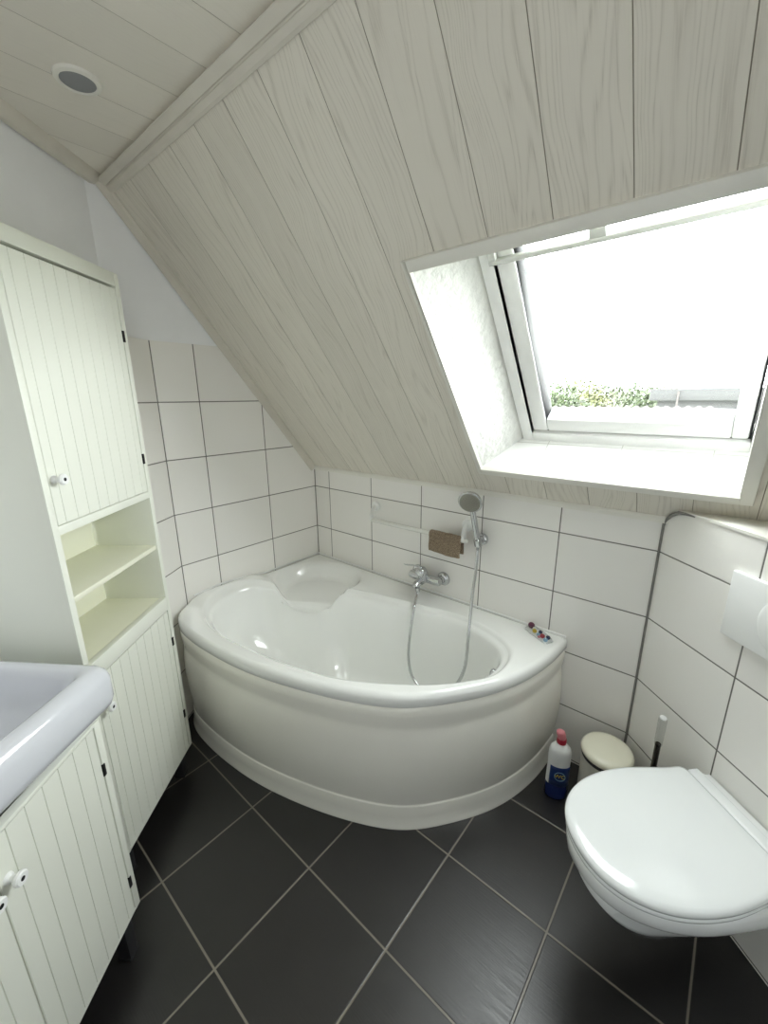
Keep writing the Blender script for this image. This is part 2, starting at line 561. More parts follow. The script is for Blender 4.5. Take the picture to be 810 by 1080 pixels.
# boarded slope with the window hole; grooves are real V joints
WTOP = (ZC - 1.115) / SW.z + .02
OX0, OX1, OW0, OW1 = 1.135, 1.932, 0.158, 0.932
G0, GP = 0.015, 0.151
xs = []
k = 0
while G0 + k * GP < XR:
    xs.append(G0 + k * GP); k += 1
def board_sheet(point, x0, x1, w0, w1, hole=None, gw=0.0010, gd=0.0020):
    bm = bmesh.new()
    cuts = {x0: 'n', x1: 'n'}
    for g in xs:
        if x0 < g < x1:
            cuts[g - gw] = 'e'; cuts[g] = 'g'; cuts[g + gw] = 'e'
    if hole:
        cuts[hole[0]] = 'n'; cuts[hole[1]] = 'n'
    X = sorted(cuts)
    Wl = sorted({w0, w1, *( (hole[2], hole[3]) if hole else ())})
    for i in range(len(X) - 1):
        xa, xb = X[i], X[i + 1]
        for j in range(len(Wl) - 1):
            wa, wb = Wl[j], Wl[j + 1]
            if hole and hole[0] - 1e-6 <= xa and xb <= hole[1] + 1e-6 and hole[2] - 1e-6 <= wa and wb <= hole[3] + 1e-6:
                continue
            da = gd if cuts[xa] == 'g' else 0
            db = gd if cuts[xb] == 'g' else 0
            gro = 1 if (da or db) else 0
            uv_quad(bm, [point(xa, wa, da), point(xb, wa, db), point(xb, wb, db), point(xa, wb, da)],
                    [(xa, wa), (xb, wa), (xb, wb), (xa, wb)], gro)
    return bm
bm = board_sheet(sl, -.01, XR + .02, -.06, WTOP, (OX0, OX1, OW0, OW1))
struct(finish('ceiling_slope', bm, None, smooth=False, mats=[M['boards'], M['groove']]))
YS = (1.115 - ZC) / 1.266
bm = board_sheet(lambda x, wv, o: Vector((x, YS + .02 - wv, ZC + o)), -.05, XR + .05, 0, 1.95, None, 0.0006, 0.0012)
struct(finish('ceiling', bm, None, smooth=False, mats=[M['ceiling_boards'], M['groove']]))

# mouldings
def strip(name, a, b, prof, e1, e2, mat):
    """sweep a closed 2D profile (in e1,e2) from a to b"""
    bm = bmesh.new()
    a, b, e1, e2 = Vector(a), Vector(b), Vector(e1), Vector(e2)
    loft(bm, [[a + e1 * p[0] + e2 * p[1] for p in prof], [b + e1 * p[0] + e2 * p[1] for p in prof]], cap0=True, cap1=True)
    recalc(bm)
    return struct(finish(name, bm, mat, ang=30))
ctop = Vector((0, YS, ZC))
down = -SW
inn = Vector((0, -1, 0))
mould = [(0, 0), (0.052, 0), (0.052, 0.006), (0.046, 0.012), (0.036, 0.012), (0.034, 0.017), (0.022, 0.020), (0.0, 0.030)]
# moulding between flat ceiling and slope
bm = bmesh.new()
e1 = down; e2 = -SN
def mp(x, a, b):
    return Vector((x, YS, ZC)) + e1 * a + e2 * b
prof = [(-0.0, 0.0), (0.058, 0.0), (0.058, 0.006), (0.051, 0.010), (0.036, 0.011), (0.034, 0.008), (0.031, 0.008), (0.029, 0.014), (0.014, 0.018), (0.004, 0.017), (0.002, 0.010)]
loft(bm, [[mp(-.02, *p) for p in prof], [mp(XR, *p) for p in prof]], cap0=True, cap1=True)
recalc(bm)
struct(finish('trim_ceiling', bm, M['trim_wood'], ang=25))
# moulding in the corner slope / left wall
bm = bmesh.new()
prof = [(0, 0), (0.020, 0), (0.020, 0.006), (0.015, 0.011), (0.012, 0.010), (0.009, 0.018), (0.006, 0.030), (0, 0.033)]
def mq(wv, a, b):
    return sl(0, wv, 0) + Vector((a, 0, 0)) - SN * b
loft(bm, [[mq(0.0, *p) for p in prof], [mq(WTOP - .03, *p) for p in prof]], cap0=True, cap1=True)
recalc(bm)
struct(finish('trim_left', bm, M['trim_wood'], ang=25))
# quarter round along corner wall / ceiling
bm = bmesh.new()
a = Vector((-.006, yk + .03, ZC)); b = a1 + Vector((0, 0, ZC))
prof = [(-.01, 0), (0.030, 0), (0.026, 0.012), (0.016, 0.024), (0.006, 0.03), (-.01, 0.03)]
loft(bm, [[a + NA * p[0] - Vector((0, 0, p[1])) for p in prof], [b + NA * p[0] - Vector((0, 0, p[1])) for p in prof]], cap0=True, cap1=True)
recalc(bm)
struct(finish('trim_corner', bm, M['trim_wood'], ang=25))
# strip between knee wall tiles and slope
bm = bmesh.new()
prof = [(0, 0.016), (-0.010, 0.013), (-0.014, 0.004), (-0.012, -0.010), (0, -0.012)]
loft(bm, [[Vector((0, p[0], 1.112 + p[1])) for p in prof], [Vector((1.80, p[0], 1.112 + p[1])) for p in prof]], cap0=True, cap1=True)
recalc(bm)
struct(finish('trim_back', bm, M['white_trim'], ang=30))
# grey silicone in the corner of the pre-wall, running up the slanted top
bm = bmesh.new()
pts = [tw(0.004, 0.004, z) for z in (0.0, .4, .8, 1.04, 1.09)] + [tw(0.012, 0.004, 1.115), tw(0.03, 0.006, 1.135), tw(0.058, 0.008, 1.152), tw(0.085, 0.006, 1.154), tw(0.115, 0.006, 1.154)]
tube(bm, pts, [.0025] * 4 + [.003, .005, .006, .006, .004, .002], 8)
struct(finish('trim_silicone', bm, M['silicone']))

# ------------------------------------------------------------------ roof window
win = thing('window_1', 'white framed roof window set in the boarded slope, bright sky behind', 'window')
win['kind'] = 'structure'
D = 0.18
IX0, IX1, IW0, IW1 = 1.250, 1.958, 0.166, 0.955
bm = bmesh.new()
lay = bm.loops.layers.uv.verify()
def q(bm, *p):
    bm.faces.new([bm.verts.new(v) for v in p])
q(bm, sl(OX0, OW0), sl(OX0, OW1), sl(IX0, IW1, D), sl(IX0, IW0, D))
finish('window_1_reveal', bm, M['stucco'], win, smooth=False).name = 'reveal'
bm = bmesh.new()
q(bm, sl(OX1, OW0), sl(IX1, IW0, D), sl(IX1, IW1, D), sl(OX1, OW1))
q(bm, sl(OX0, OW1), sl(OX1, OW1), sl(IX1, IW1, D), sl(IX0, IW1, D))
finish('lining', bm, M['window_white'], win, smooth=False)
sill_m = tile_mat('sill_tile', srgb(240, 240, 238), srgb(190, 188, 182), 0.25, 0.25, 0.10, 0.145, 0.002, 0.18)
bm = bmesh.new()
uv_quad(bm, [sl(OX0, OW0), sl(IX0, IW0, D), sl(IX1, IW0, D), sl(OX1, OW0)], [(OX0, 0), (IX0, D), (IX1, D), (OX1, 0)])
finish('sill', bm, sill_m, win, smooth=False)

def frame4(x0, x1, w0, w1, tx0, tx1, tw0, tw1, oa, ob, bev=0.003):
    """rectangular frame made of four bars in slope space"""
    bm = bmesh.new()
    for (xa, xb, wa, wb) in ((x0, x0 + tx0, w0, w1), (x1 - tx1, x1, w0, w1), (x0 + tx0, x1 - tx1, w0, w0 + tw0), (x0 + tx0, x1 - tx1, w1 - tw1, w1)):
        add_box(bm, xa, xb, wa, wb, oa, ob, bev=bev)
    for v in bm.verts:
        v.co = sl(v.co.x, v.co.y, v.co.z)
    recalc(bm)
    return bm
# casing around the opening, on the boards
bm = bmesh.new()
for (xa, xb, wa, wb, o0) in ((OX0 - .016, OX0 + .002, OW0 - .03, OW1 + .03, -.012), (OX1 - .003, OX1 + .030, OW0 - .03, OW1 + .03, -.012),
                         (OX0, OX1, OW1 - .002, OW1 + .03, -.014), (OX0, OX1, OW0 - .034, OW0 - .016, -.010), (OX0, OX1, OW0 - .018, OW0 + .003, -.018)):
    add_box(bm, xa, xb, wa, wb, o0, .004, bev=.002)
for v in bm.verts:
    v.co = sl(v.co.x, v.co.y, v.co.z)
recalc(bm)
finish('casing', bm, M['white_trim'], win)
finish('outer_frame', frame4(IX0 - .002, IX1 + .002, IW0 - .004, IW1 + .002, .0395, .03, .0395, .03, D - .02, D + .07), M['window_white'], win)
SX0, SX1, SW0, SW1 = 1.292, 1.922, 0.208, 0.94
finish('gasket', frame4(SX0 - .0055, SX1 + .0055, SW0 - .0055, SW1, .0065, .0065, .0065, .004, D - .002, D + .05, 0), M['black_rubber'], win, smooth=False)
sash = finish('sash', frame4(SX0, SX1, SW0, SW1, .056, .040, .055, .06, D - .012, D + .06, .006), M['window_white'], win)
bm = bmesh.new()
add_box(bm, SX0 + .05, SX1 - .04, SW0 + .045, SW1 - .05, D + .034, D + .044)
for v in bm.verts:
    v.co = sl(v.co.x, v.co.y, v.co.z)
recalc(bm)
finish('pane', bm, M['glass'], sash, smooth=False)
# ventilation flap along the top with two long round-ended slots
bm = bmesh.new()
B0, B1 = 0.836, 0.93
def flap_slot(xa, xb):
    pts = []
    wc, r = 0.872, 0.017
    for i in range(13):
        t = pi / 2 + pi * i / 12
        pts.append((xa + r + r * cos(t), wc + r * sin(t)))
    for i in range(13):
        t = -pi / 2 + pi * i / 12
        pts.append((xb - r + r * cos(t), wc + r * sin(t)))
    return pts
fm = bmesh.new()
add_box(fm, SX0 - .012, SX1 + .012, B0, B0 + .014, D - .035, D - .012, bev=.004)
add_box(fm, SX0 - .012, SX1 + .012, B0 + .056, B1 + .01, D - .035, D - .012, bev=.004)
for xa, xb in ((SX0 - .012, SX0 + .012), (1.545, 1.585), (SX1 - .012, SX1 + .012)):
    add_box(fm, xa, xb, B0 + .01, B0 + .06, D - .033, D - .014, bev=.004)
for v in fm.verts:
    v.co = sl(v.co.x, v.co.y, v.co.z)
recalc(fm)
finish('ventilation_flap', fm, M['flap'], win)

# unseen frosted window added for fill light, right wall behind the camera
wn2 = thing('fill_window', 'added frosted window giving fill light from the plastered right wall', 'window')
wn2['kind'] = 'structure'
bm = bmesh.new()
T2 = .07
for ya, yb, za, zb in ((W2Y0, W2Y0 + T2, W2Z0, W2Z1), (W2Y1 - T2, W2Y1, W2Z0, W2Z1), (W2Y0 + T2, W2Y1 - T2, W2Z0, W2Z0 + T2), (W2Y0 + T2, W2Y1 - T2, W2Z1 - T2, W2Z1)):
    add_box(bm, XR - .01, XR + .08, ya, yb, za, zb, bev=.003)
finish('frame', bm, M['window_white'], wn2)
finish('pane', box(XR + .03, XR + .036, W2Y0 + .06, W2Y1 - .06, W2Z0 + .06, W2Z1 - .06, bev=0), M['frosted'], wn2, smooth=False)

# ------------------------------------------------------------------ bathtub
tub = thing('bathtub', 'white corner bathtub with a bowed front panel and moulded seat', 'bathtub', (0.72, -0.5, 0))
TO = Vector((0.72, -0.5, 0))
FRONT = [(0.004, -.826), (.034, -.880), (.072, -.924), (.12, -.945), (.22, -.955), (.41, -.952), (.66, -.919), (.93, -.838), (1.13, -.748), (1.225, -.684), (1.333, -.553), (1.43, -.397), (1.486, -.220), (1.503, -.08), (1.506, -.002)]
def smooth_curve(pts, n, it):
    L = [0.0]
    for a, b in zip(pts[:-1], pts[1:]):
        L.append(L[-1] + (b - a).length)
    out = []
    k = 0
    for i in range(n + 1):
        t = L[-1] * i / n
        while k < len(L) - 2 and L[k + 1] < t:
            k += 1
        out.append(pts[k].lerp(pts[k + 1], (t - L[k]) / max(1e-9, L[k + 1] - L[k])))
    for _ in range(it):
        out = [out[0]] + [out[i] * .5 + (out[i - 1] + out[i + 1]) * .25 for i in range(1, n)] + [out[-1]]
    return out
front = smooth_curve(catmull([Vector((x, y, 0)) for x, y in FRONT], 12), 150, 45)
outer = [Vector((0.004, -.002, 0))] + [Vector((0.004, -.002 - .824 * i / 30, 0)) for i in range(1, 30)] + front + [Vector((1.506 - 1.502 * i / 50, -.002, 0)) for i in range(1, 50)]
INNER = [(1.40, -.347), (1.393, -.269), (1.358, -.203), (1.289, -.158), (1.196, -.128), (1.079, -.118), (.873, -.146), (.66, -.19), (.48, -.245), (.33, -.33), (.21, -.405), (.12, -.455), (.062, -.525), (.04, -.61), (.048, -.70), (.098, -.80), (.205, -.866), (.36, -.893), (.61, -.872), (.80, -.835), (.955, -.785), (1.10, -.705), (1.25, -.59), (1.34, -.487), (1.386, -.415)]
inner = catmull([Vector((x, y, 0)) for x, y in INNER], 10, True)
def polar(poly):
    pts = sorted((atan2(p.y - TO.y, p.x - TO.x), (p - TO).length) for p in poly)
    def f(t):
        t = (t + pi) % (2 * pi) - pi
        lo, hi = 0, len(pts)
        import bisect
        i = bisect.bisect(pts, (t, 0))
        a = pts[i - 1] if i > 0 else (pts[-1][0] - 2 * pi, pts[-1][1])
        b = pts[i] if i < len(pts) else (pts[0][0] + 2 * pi, pts[0][1])
        k = 0 if b[0] == a[0] else (t - a[0]) / (b[0] - a[0])
        # linear in cartesian to keep straight edges straight
        pa = Vector((cos(a[0]), sin(a[0]))) * a[1]; pb = Vector((cos(b[0]), sin(b[0]))) * b[1]
        d = Vector((cos(t), sin(t)))
        e = pb - pa
        den = d.x * e.y - d.y * e.x
        if abs(den) < 1e-9:
            return a[1]
        return (pa.x * e.y - pa.y * e.x) / den
    return f
fo, fi = polar(outer), polar(inner)
angs = [2 * pi * i / 288 - pi for i in range(288)]
for cpt in ((0.004, -.002), (1.506, -.002), (0.004, -.826)):
    ca_ = atan2(cpt[1] - TO.y, cpt[0] - TO.x)
    j = min(range(len(angs)), key=lambda i: abs(angs[i] - ca_))
    angs[j] = ca_
ZD = 0.572
su = Vector((.83, .557)); sv = Vector((-.557, .83))
def seat_dep(x, y):
    d = Vector((x - .27, y + .25))
    e = sqrt((d.dot(su) / .245) ** 2 + (d.dot(sv) / .195) ** 2)
    return 0.100 * sstep(0, 0.30, 1.03 - e) * (.80 + .20 * sstep(.12, -.12, d.dot(sv)))
def lip(x, y):
    return 0.028 * sstep(.17, .03, x) * sstep(-.40, -.50, y) * sstep(-.86, -.74, y)
def arm(x, y):
    # soft dip of the deck along the back, beside the seat
    return 0.012 * math.exp(-((x - .72) / .16) ** 2) * sstep(-.02, -.09, y) * sstep(-.5, -.2, y)
rings = []
for kind, a, z in ([('o', -.025, .522), ('o', -.004, .522), ('o', 0.0, .526), ('o', 0.0, .553), ('o', .004, .563), ('o', .011, .569), ('o', .02, ZD)]
                   + [('d', i / 22, ZD) for i in range(1, 23)]
                   + [('i', .006, ZD - .0015), ('i', .012, ZD - .006), ('i', .017, ZD - .013), ('i', .022, ZD - .018), ('i', .032, ZD - .021), ('i', .040, ZD - .026), ('i', .046, ZD - .036), ('i', .051, ZD - .055),
                      ('i', .060, .47), ('i', .070, .42), ('i', .082, .36), ('i', .096, .30), ('i', .112, .25), ('i', .132, .205), ('i', .158, .172), ('i', .19, .153), ('i', .23, .145)]
                   + [('c', .75, .142), ('c', .5, .139), ('c', .25, .137), ('c', .06, .136)]):
    ring = []
    for t in angs:
        ro, ri = fo(t), fi(t)
        lobe = sstep(.45, 1.0, cos(t - radians(192)))
        k = 1 + 1.15 * lobe * sstep(.045, .16, a)
        if kind == 'o':
            r = ro - a if a >= 0 else ro + a
            if a < 0:
                r = ro + a
        elif kind == 'd':
            r = (ro - .02) + (ri - (ro - .02)) * a
        elif kind == 'i':
            r = ri - a * k
        else:
            r = (ri - .23 * (1 + 1.15 * lobe)) * a
        x, y = TO.x + cos(t) * r, TO.y + sin(t) * r
        zz = z
        if kind in 'di' or (kind == 'o' and a > 0.01):
            fade = 1.0 if kind != 'i' else 1 - sstep(.050, .100, a)
            zz = (zz - seat_dep(x, y) * fade if a < .055 or kind != 'i' else min(zz, ZD - .05 - seat_dep(x, y) * fade - (a - .05) * .6)) - arm(x, y) * (kind == 'd') + lip(x, y) * fade
        ring.append(Vector((x - TO.x, y - TO.y, zz)))
    rings.append(ring)
bm = bmesh.new()
loft(bm, rings, cap1=True)
recalc(bm)
sh = finish('tub_shell', bm, M['acrylic'], tub, ang=60)
# front panel: profile swept along the front curve
prof = [(.024, .524), (.012, .520), (.003, .505), (.004, .480), (.007, .452), (.0092, .437), (.0098, .428), (.0092, .419), (.0065, .402), (.0032, .378), (.0008, .345), (-.001, .30), (-.0005, .25), (.002, .205), (.006, .165), (.010, .13), (.0125, .105), (.0133, .099), (.0125, .096), (.0105, .0945), (.0095, .092), (.006, .05), (.002, .012), (.0, .008), (.0, .0), (.03, .0)]
fr = front
rings = []
for off, z in prof:
    ring = []
    for i, p in enumerate(fr):
        t = (fr[min(i + 1, len(fr) - 1)] - fr[max(i - 1, 0)]).normalized()
        nrm = Vector((t.y, -t.x, 0))
        endk = 1.0
        ring.append(p - nrm * off - TO + Vector((0, 0, z)))
    rings.append(ring)
for ring in rings:
    for v in ring:
        v.y = min(v.y, -.004 - TO.y)
        v.x = max(v.x, .004 - TO.x)
bm = bmesh.new()
loft(bm, rings, close=False)
recalc(bm)
finish('front_panel', bm, M['panel'], tub, ang=50)
# pale joint line under the rim
bm = bmesh.new()
pts = []
for i, p in enumerate(fr):
    t = (fr[min(i + 1, len(fr) - 1)] - fr[max(i - 1, 0)]).normalized()
    nrm = Vector((t.y, -t.x, 0))
    pts.append(p - nrm * .012 - TO + Vector((0, 0, .5195)))
tube(bm, pts, .0032, 6)
finish('rim_seal', bm, M['cream'], tub)
# overflow cap on the right hand end, drain in the floor
bm = bmesh.new()
ovp = Vector((1.352, -.30, .485)) - TO
ovd = Vector((-.93, -.22, .30)).normalized()
lathe(bm, [(.0, -.01), (.034, -.01), (.036, .004), (.033, .010), (.020, .013), (.0, .014)], ovp, ovd, 28)
oc = finish('overflow_cap', bm, M['chrome'], tub)
bm = bmesh.new()
lathe(bm, [(.0, 0), (.016, 0), (.017, .012), (.010, .018), (.0, .019)], ovp + ovd * .012 + Vector((0, 0, .008)), ovd, 20)
finish('overflow_knob', bm, M['chrome'], oc)
bm = bmesh.new()
lathe(bm, [(0, 0), (.034, 0), (.034, .004), (.028, .007), (0, .009)], Vector((0.95, -.45, .137)) - TO, (0, 0, 1), 28)
finish('drain_plug', bm, M['chrome'], tub)
# silicone joints between bath and tiles
bm = bmesh.new()
tube(bm, [(0.006, -.80, .589), (0.006, -.66, .601), (0.006, -.52, .592), (.006, -.40, ZD + .002), (.006, -.006, ZD + .002), (1.50, -.006, ZD + .002)], .005, 8)
for v in bm.verts:
    v.co -= TO
finish('silicone_joint', bm, M['white_plastic'], tub)

# ------------------------------------------------------------------ bath mixer
MX = Vector((.842, 0, .660))
mix = thing('bath_mixer', 'chrome single-lever bath mixer on the tiled wall above the tub', 'tap', MX)
for sx in (-.075, .075):
    bm = bmesh.new()
    lathe(bm, [(0, 0), (.034, 0), (.034, .004), (.030, .012), (.018, .018), (.016, .035), (0, .035)], (sx, 0, 0), (0, -1, 0), 28)
    finish('wall_flange', bm, M['chrome'], mix)
bm = bmesh.new()
tube(bm, [(-.088, -.050, 0), (-.084, -.050, 0), (-.06, -.052, 0), (.06, -.052, 0), (.084, -.050, 0), (.088, -.050, 0)], [.014, .019, .021, .021, .019, .014], 20)
lathe(bm, [(.0, -.03), (.024, -.03), (.029, -.01), (.029, .022), (.026, .036), (.014, .046), (0, .048)], (0, -.075, .022), (0, -.42, .9), 28)
finish('mixer_body', bm, M['chrome'], mix)
bm = bmesh.new()
tube(bm, catmull([(0, -.06, -.004), (0, -.095, -.006), (0, -.125, -.012), (.004, -.133, -.022)], 6), [.020] * 6 + [.018] * 6 + [.016] * 7, 18)
finish('spout', bm, M['chrome'], mix)
bm = bmesh.new()
pl = catmull([(0, -.085, .068), (0, -.115, .082), (0, -.155, .100), (0, -.205, .118)], 5)
rings = []
for i, p in enumerate(pl):
    k = i / (len(pl) - 1)
    wd = .013 + .002 * k; th = .0065 - .0035 * k
    rings.append([p + Vector((wd * cos(t), -.35 * th * sin(t), th * sin(t))) for t in [2 * pi * j / 14 for j in range(14)]])
loft(bm, rings, cap0=True, cap1=True)
recalc(bm)
finish('lever', bm, M['chrome'], mix)
bm = bmesh.new()
lathe(bm, [(0, 0), (.012, 0), (.012, .016), (.009, .022), (0, .022)], (.010, -.128, -.020), (.15, 0, -1), 20)
finish('hose_outlet', bm, M['chrome'], mix)

# ------------------------------------------------------------------ hand shower, bracket, hose
BR = Vector((1.110, 0, .905))
br = thing('shower_bracket', 'round chrome wall bracket holding the hand shower', 'shower holder', BR)
bm = bmesh.new()
lathe(bm, [(0, 0), (.026, 0), (.027, .006), (.024, .014), (.017, .018), (.015, .034), (0, .036)], (0, 0, 0), (0, -1, 0), 28)
finish('wall_disc', bm, M['chrome'], br)
bm = bmesh.new()
lathe(bm, [(.0118, -.018), (.0175, -.016), (.0175, .016), (.0118, .018)], (.004, -.054, .0), (-.04, -.32, 1), 24)
finish('holder_ring', bm, M['chrome'], br)
hs = thing('hand_shower', 'chrome hand shower with round perforated head in the wall bracket', 'hand shower', BR + Vector((.004, -.047, -.022)))
HB = Vector((0, 0, 0))
axis = Vector((-.04, -.32, 1)).normalized()
bm = bmesh.new()
hp = [HB + axis * t for t in (0, .02, .06, .12, .165)] + [HB + axis * .200 + Vector((0, .002, 0))]
tube(bm, hp, [.0095, .0115, .0125, .013, .012, .012], 18)
finish('handle', bm, M['chrome'], hs)
hc = HB + axis * .226 + Vector((0, -.004, .0))
hd = Vector((-.05, -.80, -.42)).normalized()
hd = Vector((.22, -.86, -.36)).normalized()
bm = bmesh.new()
lathe(bm, [(0, -.024), (.022, -.022), (.042, -.010), (.050, .004), (.050, .010), (.046, .014), (0, .014)], hc, hd, 36)
head = finish('shower_head', bm, M['chrome'], hs)
bm = bmesh.new()
lathe(bm, [(0, .0135), (.043, .0135), (.043, .0165), (.040, .018), (0, .018)], hc, hd, 36)
qh = Vector((0, 0, 1)).rotation_difference(hd)
for rr, cnt in ((.008, 6), (.017, 10), (.026, 15), (.035, 20)):
    for i in range(cnt):
        t = 2 * pi * i / cnt
        lathe(bm, [(0, .0178), (.0016, .0178), (.0012, .0205), (0, .0208)], hc + qh @ Vector((rr * cos(t), rr * sin(t), 0)), hd, 6)
finish('spray_plate', bm, M['spray'], head)

def Ypt(px, py, y):
    d = fwd + right * ((px - 405) / F_PX) - up * ((py - 540) / F_PX)
    k = (y - CAM.y) / d.y
    return CAM + d * k
# hose runs from the mixer down into the tub and back up to the shower handle
hose_pts = [(.852, -.128, .632), (.860, -.140, .612), (.873, -.172, .590), (.886, -.205, .560), (.895, -.240, .470), (.908, -.270, .375), (.935, -.288, .305), (.972, -.295, .270), (1.012, -.295, .255), (1.070, -.288, .255), (1.118, -.274, .280), (1.155, -.258, .330), (1.178, -.235, .415), (1.172, -.205, .560), (1.150, -.150, .680), (1.128, -.085, .790), (1.115, -.056, .855), (1.114, -.050, .880)]
HP = catmull(hose_pts, 14)
bm = bmesh.new()
import itertools
L = 0.0
rads = []
fine = []
for a, b in zip(HP[:-1], HP[1:]):
    n = max(1, int((b - a).length / .0022))
    for k in range(n):
        fine.append(a.lerp(b, k / n))
fine.append(HP[-1])
rads = [.0064 + .0009 * (1 if i % 2 else -1) for i in range(len(fine))]
tube(bm, fine, rads, 10)
tag(finish('shower_hose', bm, M['chrome'], ang=80), 'ribbed chrome shower hose hanging in a loop into the bathtub', 'shower hose')

# ------------------------------------------------------------------ towel rail and towel
tr = thing('towel_rail', 'white towel rail with round wall mounts on the back wall tiles', 'towel rail', (.77, 0, .946))
RZ_ = .007
for x, dx in ((.487, .030), (1.034, .020)):
    bm = bmesh.new()
    lathe(bm, [(0, 0), (.027, 0), (.028, .005), (.025, .011), (.012, .016), (0, .018)], (x - .77, 0, RZ_), (0, -1, 0), 28)
    mo = finish('wall_mount', bm, M['white_plastic'], tr)
    bm = bmesh.new()
    tube(bm, catmull([(x - .77, -.012, RZ_), (x - .77 + dx * .3, -.04, -.006), (x - .77 + dx * .8, -.066, -.026), (x - .77 + dx, -.070, -.046)], 6), .011, 14)
    finish('arm', bm, M['white_plastic'], mo)
bm = bmesh.new()
tube(bm, [(.513 - .77, -.07, -.047), (.518 - .77, -.07, -.047), (1.066 - .77, -.07, -.043), (1.071 - .77, -.07, -.043)], [.007, .011, .011, .007], 16)
finish('bar', bm, M['bar_plastic'], tr)
# small folded towel over the bar
bm = bmesh.new()
random.seed(4)
NX, prof = 22, []
for i in range(8):
    prof.append((-.089 - .003 * sin(i * .9), .822 + i * .0115))
prof += [(-.0875, .912), (-.080, .9185), (-.070, .9205), (-.060, .918), (-.053, .911)]
for i in range(6):
    prof.append((-.050, .900 - i * .0135))
outp = prof
rings = []
TW = .006
for ix in range(NX + 1):
    x = .884 + (1.046 - .884) * ix / NX
    ring = []
    inner_r = []
    for j, (y, z) in enumerate(outp):
        wob = .0022 * sin(x * 95 + z * 60) + .0012 * sin(x * 210 + 1)
        dz = .006 * sin(x * 30) * (1 if j < 3 or j > len(outp) - 4 else 0)
        ring.append(Vector((x + .004 * (z - .92) * 2 * (ix / NX - .5), y + wob * (1 if j < 8 else -1) * .6, z + dz * .5)))
        a = outp[max(j - 1, 0)]; b = outp[min(j + 1, len(outp) - 1)]
        ty, tz = b[0] - a[0], b[1] - a[1]; l = sqrt(ty * ty + tz * tz)
        inner_r.append(Vector((x, y + tz / l * TW, z - ty / l * TW + dz * .5)))
    rings.append(ring + inner_r[::-1])
loft(bm, rings, cap0=True, cap1=True)
recalc(bm)
tag(finish('towel', bm, M['towel'], ang=70), 'small brown cloth folded over the white towel rail', 'towel')

# ------------------------------------------------------------------ packet on the bath corner
PK = Vector((1.408, -.060, ZD))
pk = thing('packet', 'small clear packet of multicoloured bits on the bathtub corner by the wall', 'packet', PK, radians(-29))
bm = bmesh.new()
add_box(bm, -.062, .062, -.022, .022, .0005, .004, bev=.0015)
finish('tray', bm, M['white_plastic'], pk)
bits = [('maroon', (-.05, .006, .017), .014), ('yellow', (-.018, -.004, .011), .009), ('white_plastic', (-.030, .006, .010), .009), ('blue_plastic', (.002, .008, .013), .008), ('teal', (.010, -.008, .010), .008),
        ('red', (.026, -.002, .012), .010), ('pink', (.020, -.014, .008), .006), ('blue_plastic', (.044, .010, .012), .009), ('teal', (.050, -.008, .010), .009)]
for mn, c, r in bits:
    bm = bmesh.new()
    lathe(bm, [(0, -r * .8), (r * .7, -r * .7), (r, -r * .1), (r * .85, r * .5), (r * .4, r * .8), (0, r * .85)], c, (.2, .3, 1), 14)
    finish('bit', bm, M[mn], pk)
bm = bmesh.new()
rings = []
for i in range(13):
    x = -.066 + .132 * i / 12
    e = sqrt(max(0, 1 - abs(2 * i / 12 - 1) ** 4)) 
    hy, hz = .024 * (.55 + .45 * e), .004 + .020 * e
    rings.append([Vector((x, hy * cos(t), .001 + hz * max(0, sin(t)) + .0006 * sin(7 * t + i * 2))) for t in [2 * pi * j / 20 for j in range(20)]])
loft(bm, rings, cap0=True, cap1=True)
recalc(bm)
finish('clear_wrap', bm, M['clear'], pk, ang=60)

# ------------------------------------------------------------------ cabinets
def grooved_door(x0, x1, z0, z1, pitch, y0, y1, first=None):
    """panel whose front (y1) carries V grooves"""
    bm = bmesh.new()
    g = []
    x = (first if first is not None else x0 + pitch)
    while x < x1 - .012:
        if x > x0 + .012:
            g.append(x)
        x += pitch
    prof = [(x0, y1 - .0015), (x0 + .0015, y1)]
    for x in g:
        prof += [(x - .0012, y1), (x, y1 - .0026), (x + .0012, y1)]
    prof += [(x1 - .0015, y1), (x1, y1 - .0015), (x1, y0), (x0, y0)]
    loft(bm, [[Vector((p[0], p[1], z0)) for p in prof], [Vector((p[0], p[1], z1)) for p in prof]], cap0=True, cap1=True)
    recalc(bm)
    return bm
def knob(parent, x, y, z):
    bm = bmesh.new()
    lathe(bm, [(0, 0), (.011, 0), (.010, .003), (.0066, .007), (.0066, .012), (.010, .016), (.0140, .021), (.0140, .026), (.0115, .029), (.0045, .0285), (.0042, .026), (0, .026)], (x, y, z), (0, 1, 0), 24)
    k = finish('knob', bm, M['white_plastic'], parent)
    bm = bmesh.new()
    lathe(bm, [(0, .0255), (.0045, .0255), (.0045, .0287), (0, .0287)], (x, y, z), (0, 1, 0), 14)
    finish('knob_screw', bm, M['black_metal'], parent)
def hinge(parent, x, y, z):
    bm = bmesh.new()
    add_box(bm, x - .006, x + .004, y - .004, y + .002, z - .017, z + .017, bev=.001)
    finish('hinge', bm, M['black_metal'], parent)
def leg(parent, x, y, h):
    bm = bmesh.new()
    add_box(bm, x - .017, x + .017, y - .017, y + .017, .003, h, bev=.002)
    add_box(bm, x - .019, x + .019, y - .019, y + .019, 0, .006, bev=.001)
    finish('leg', bm, M['black_rubber'], parent)

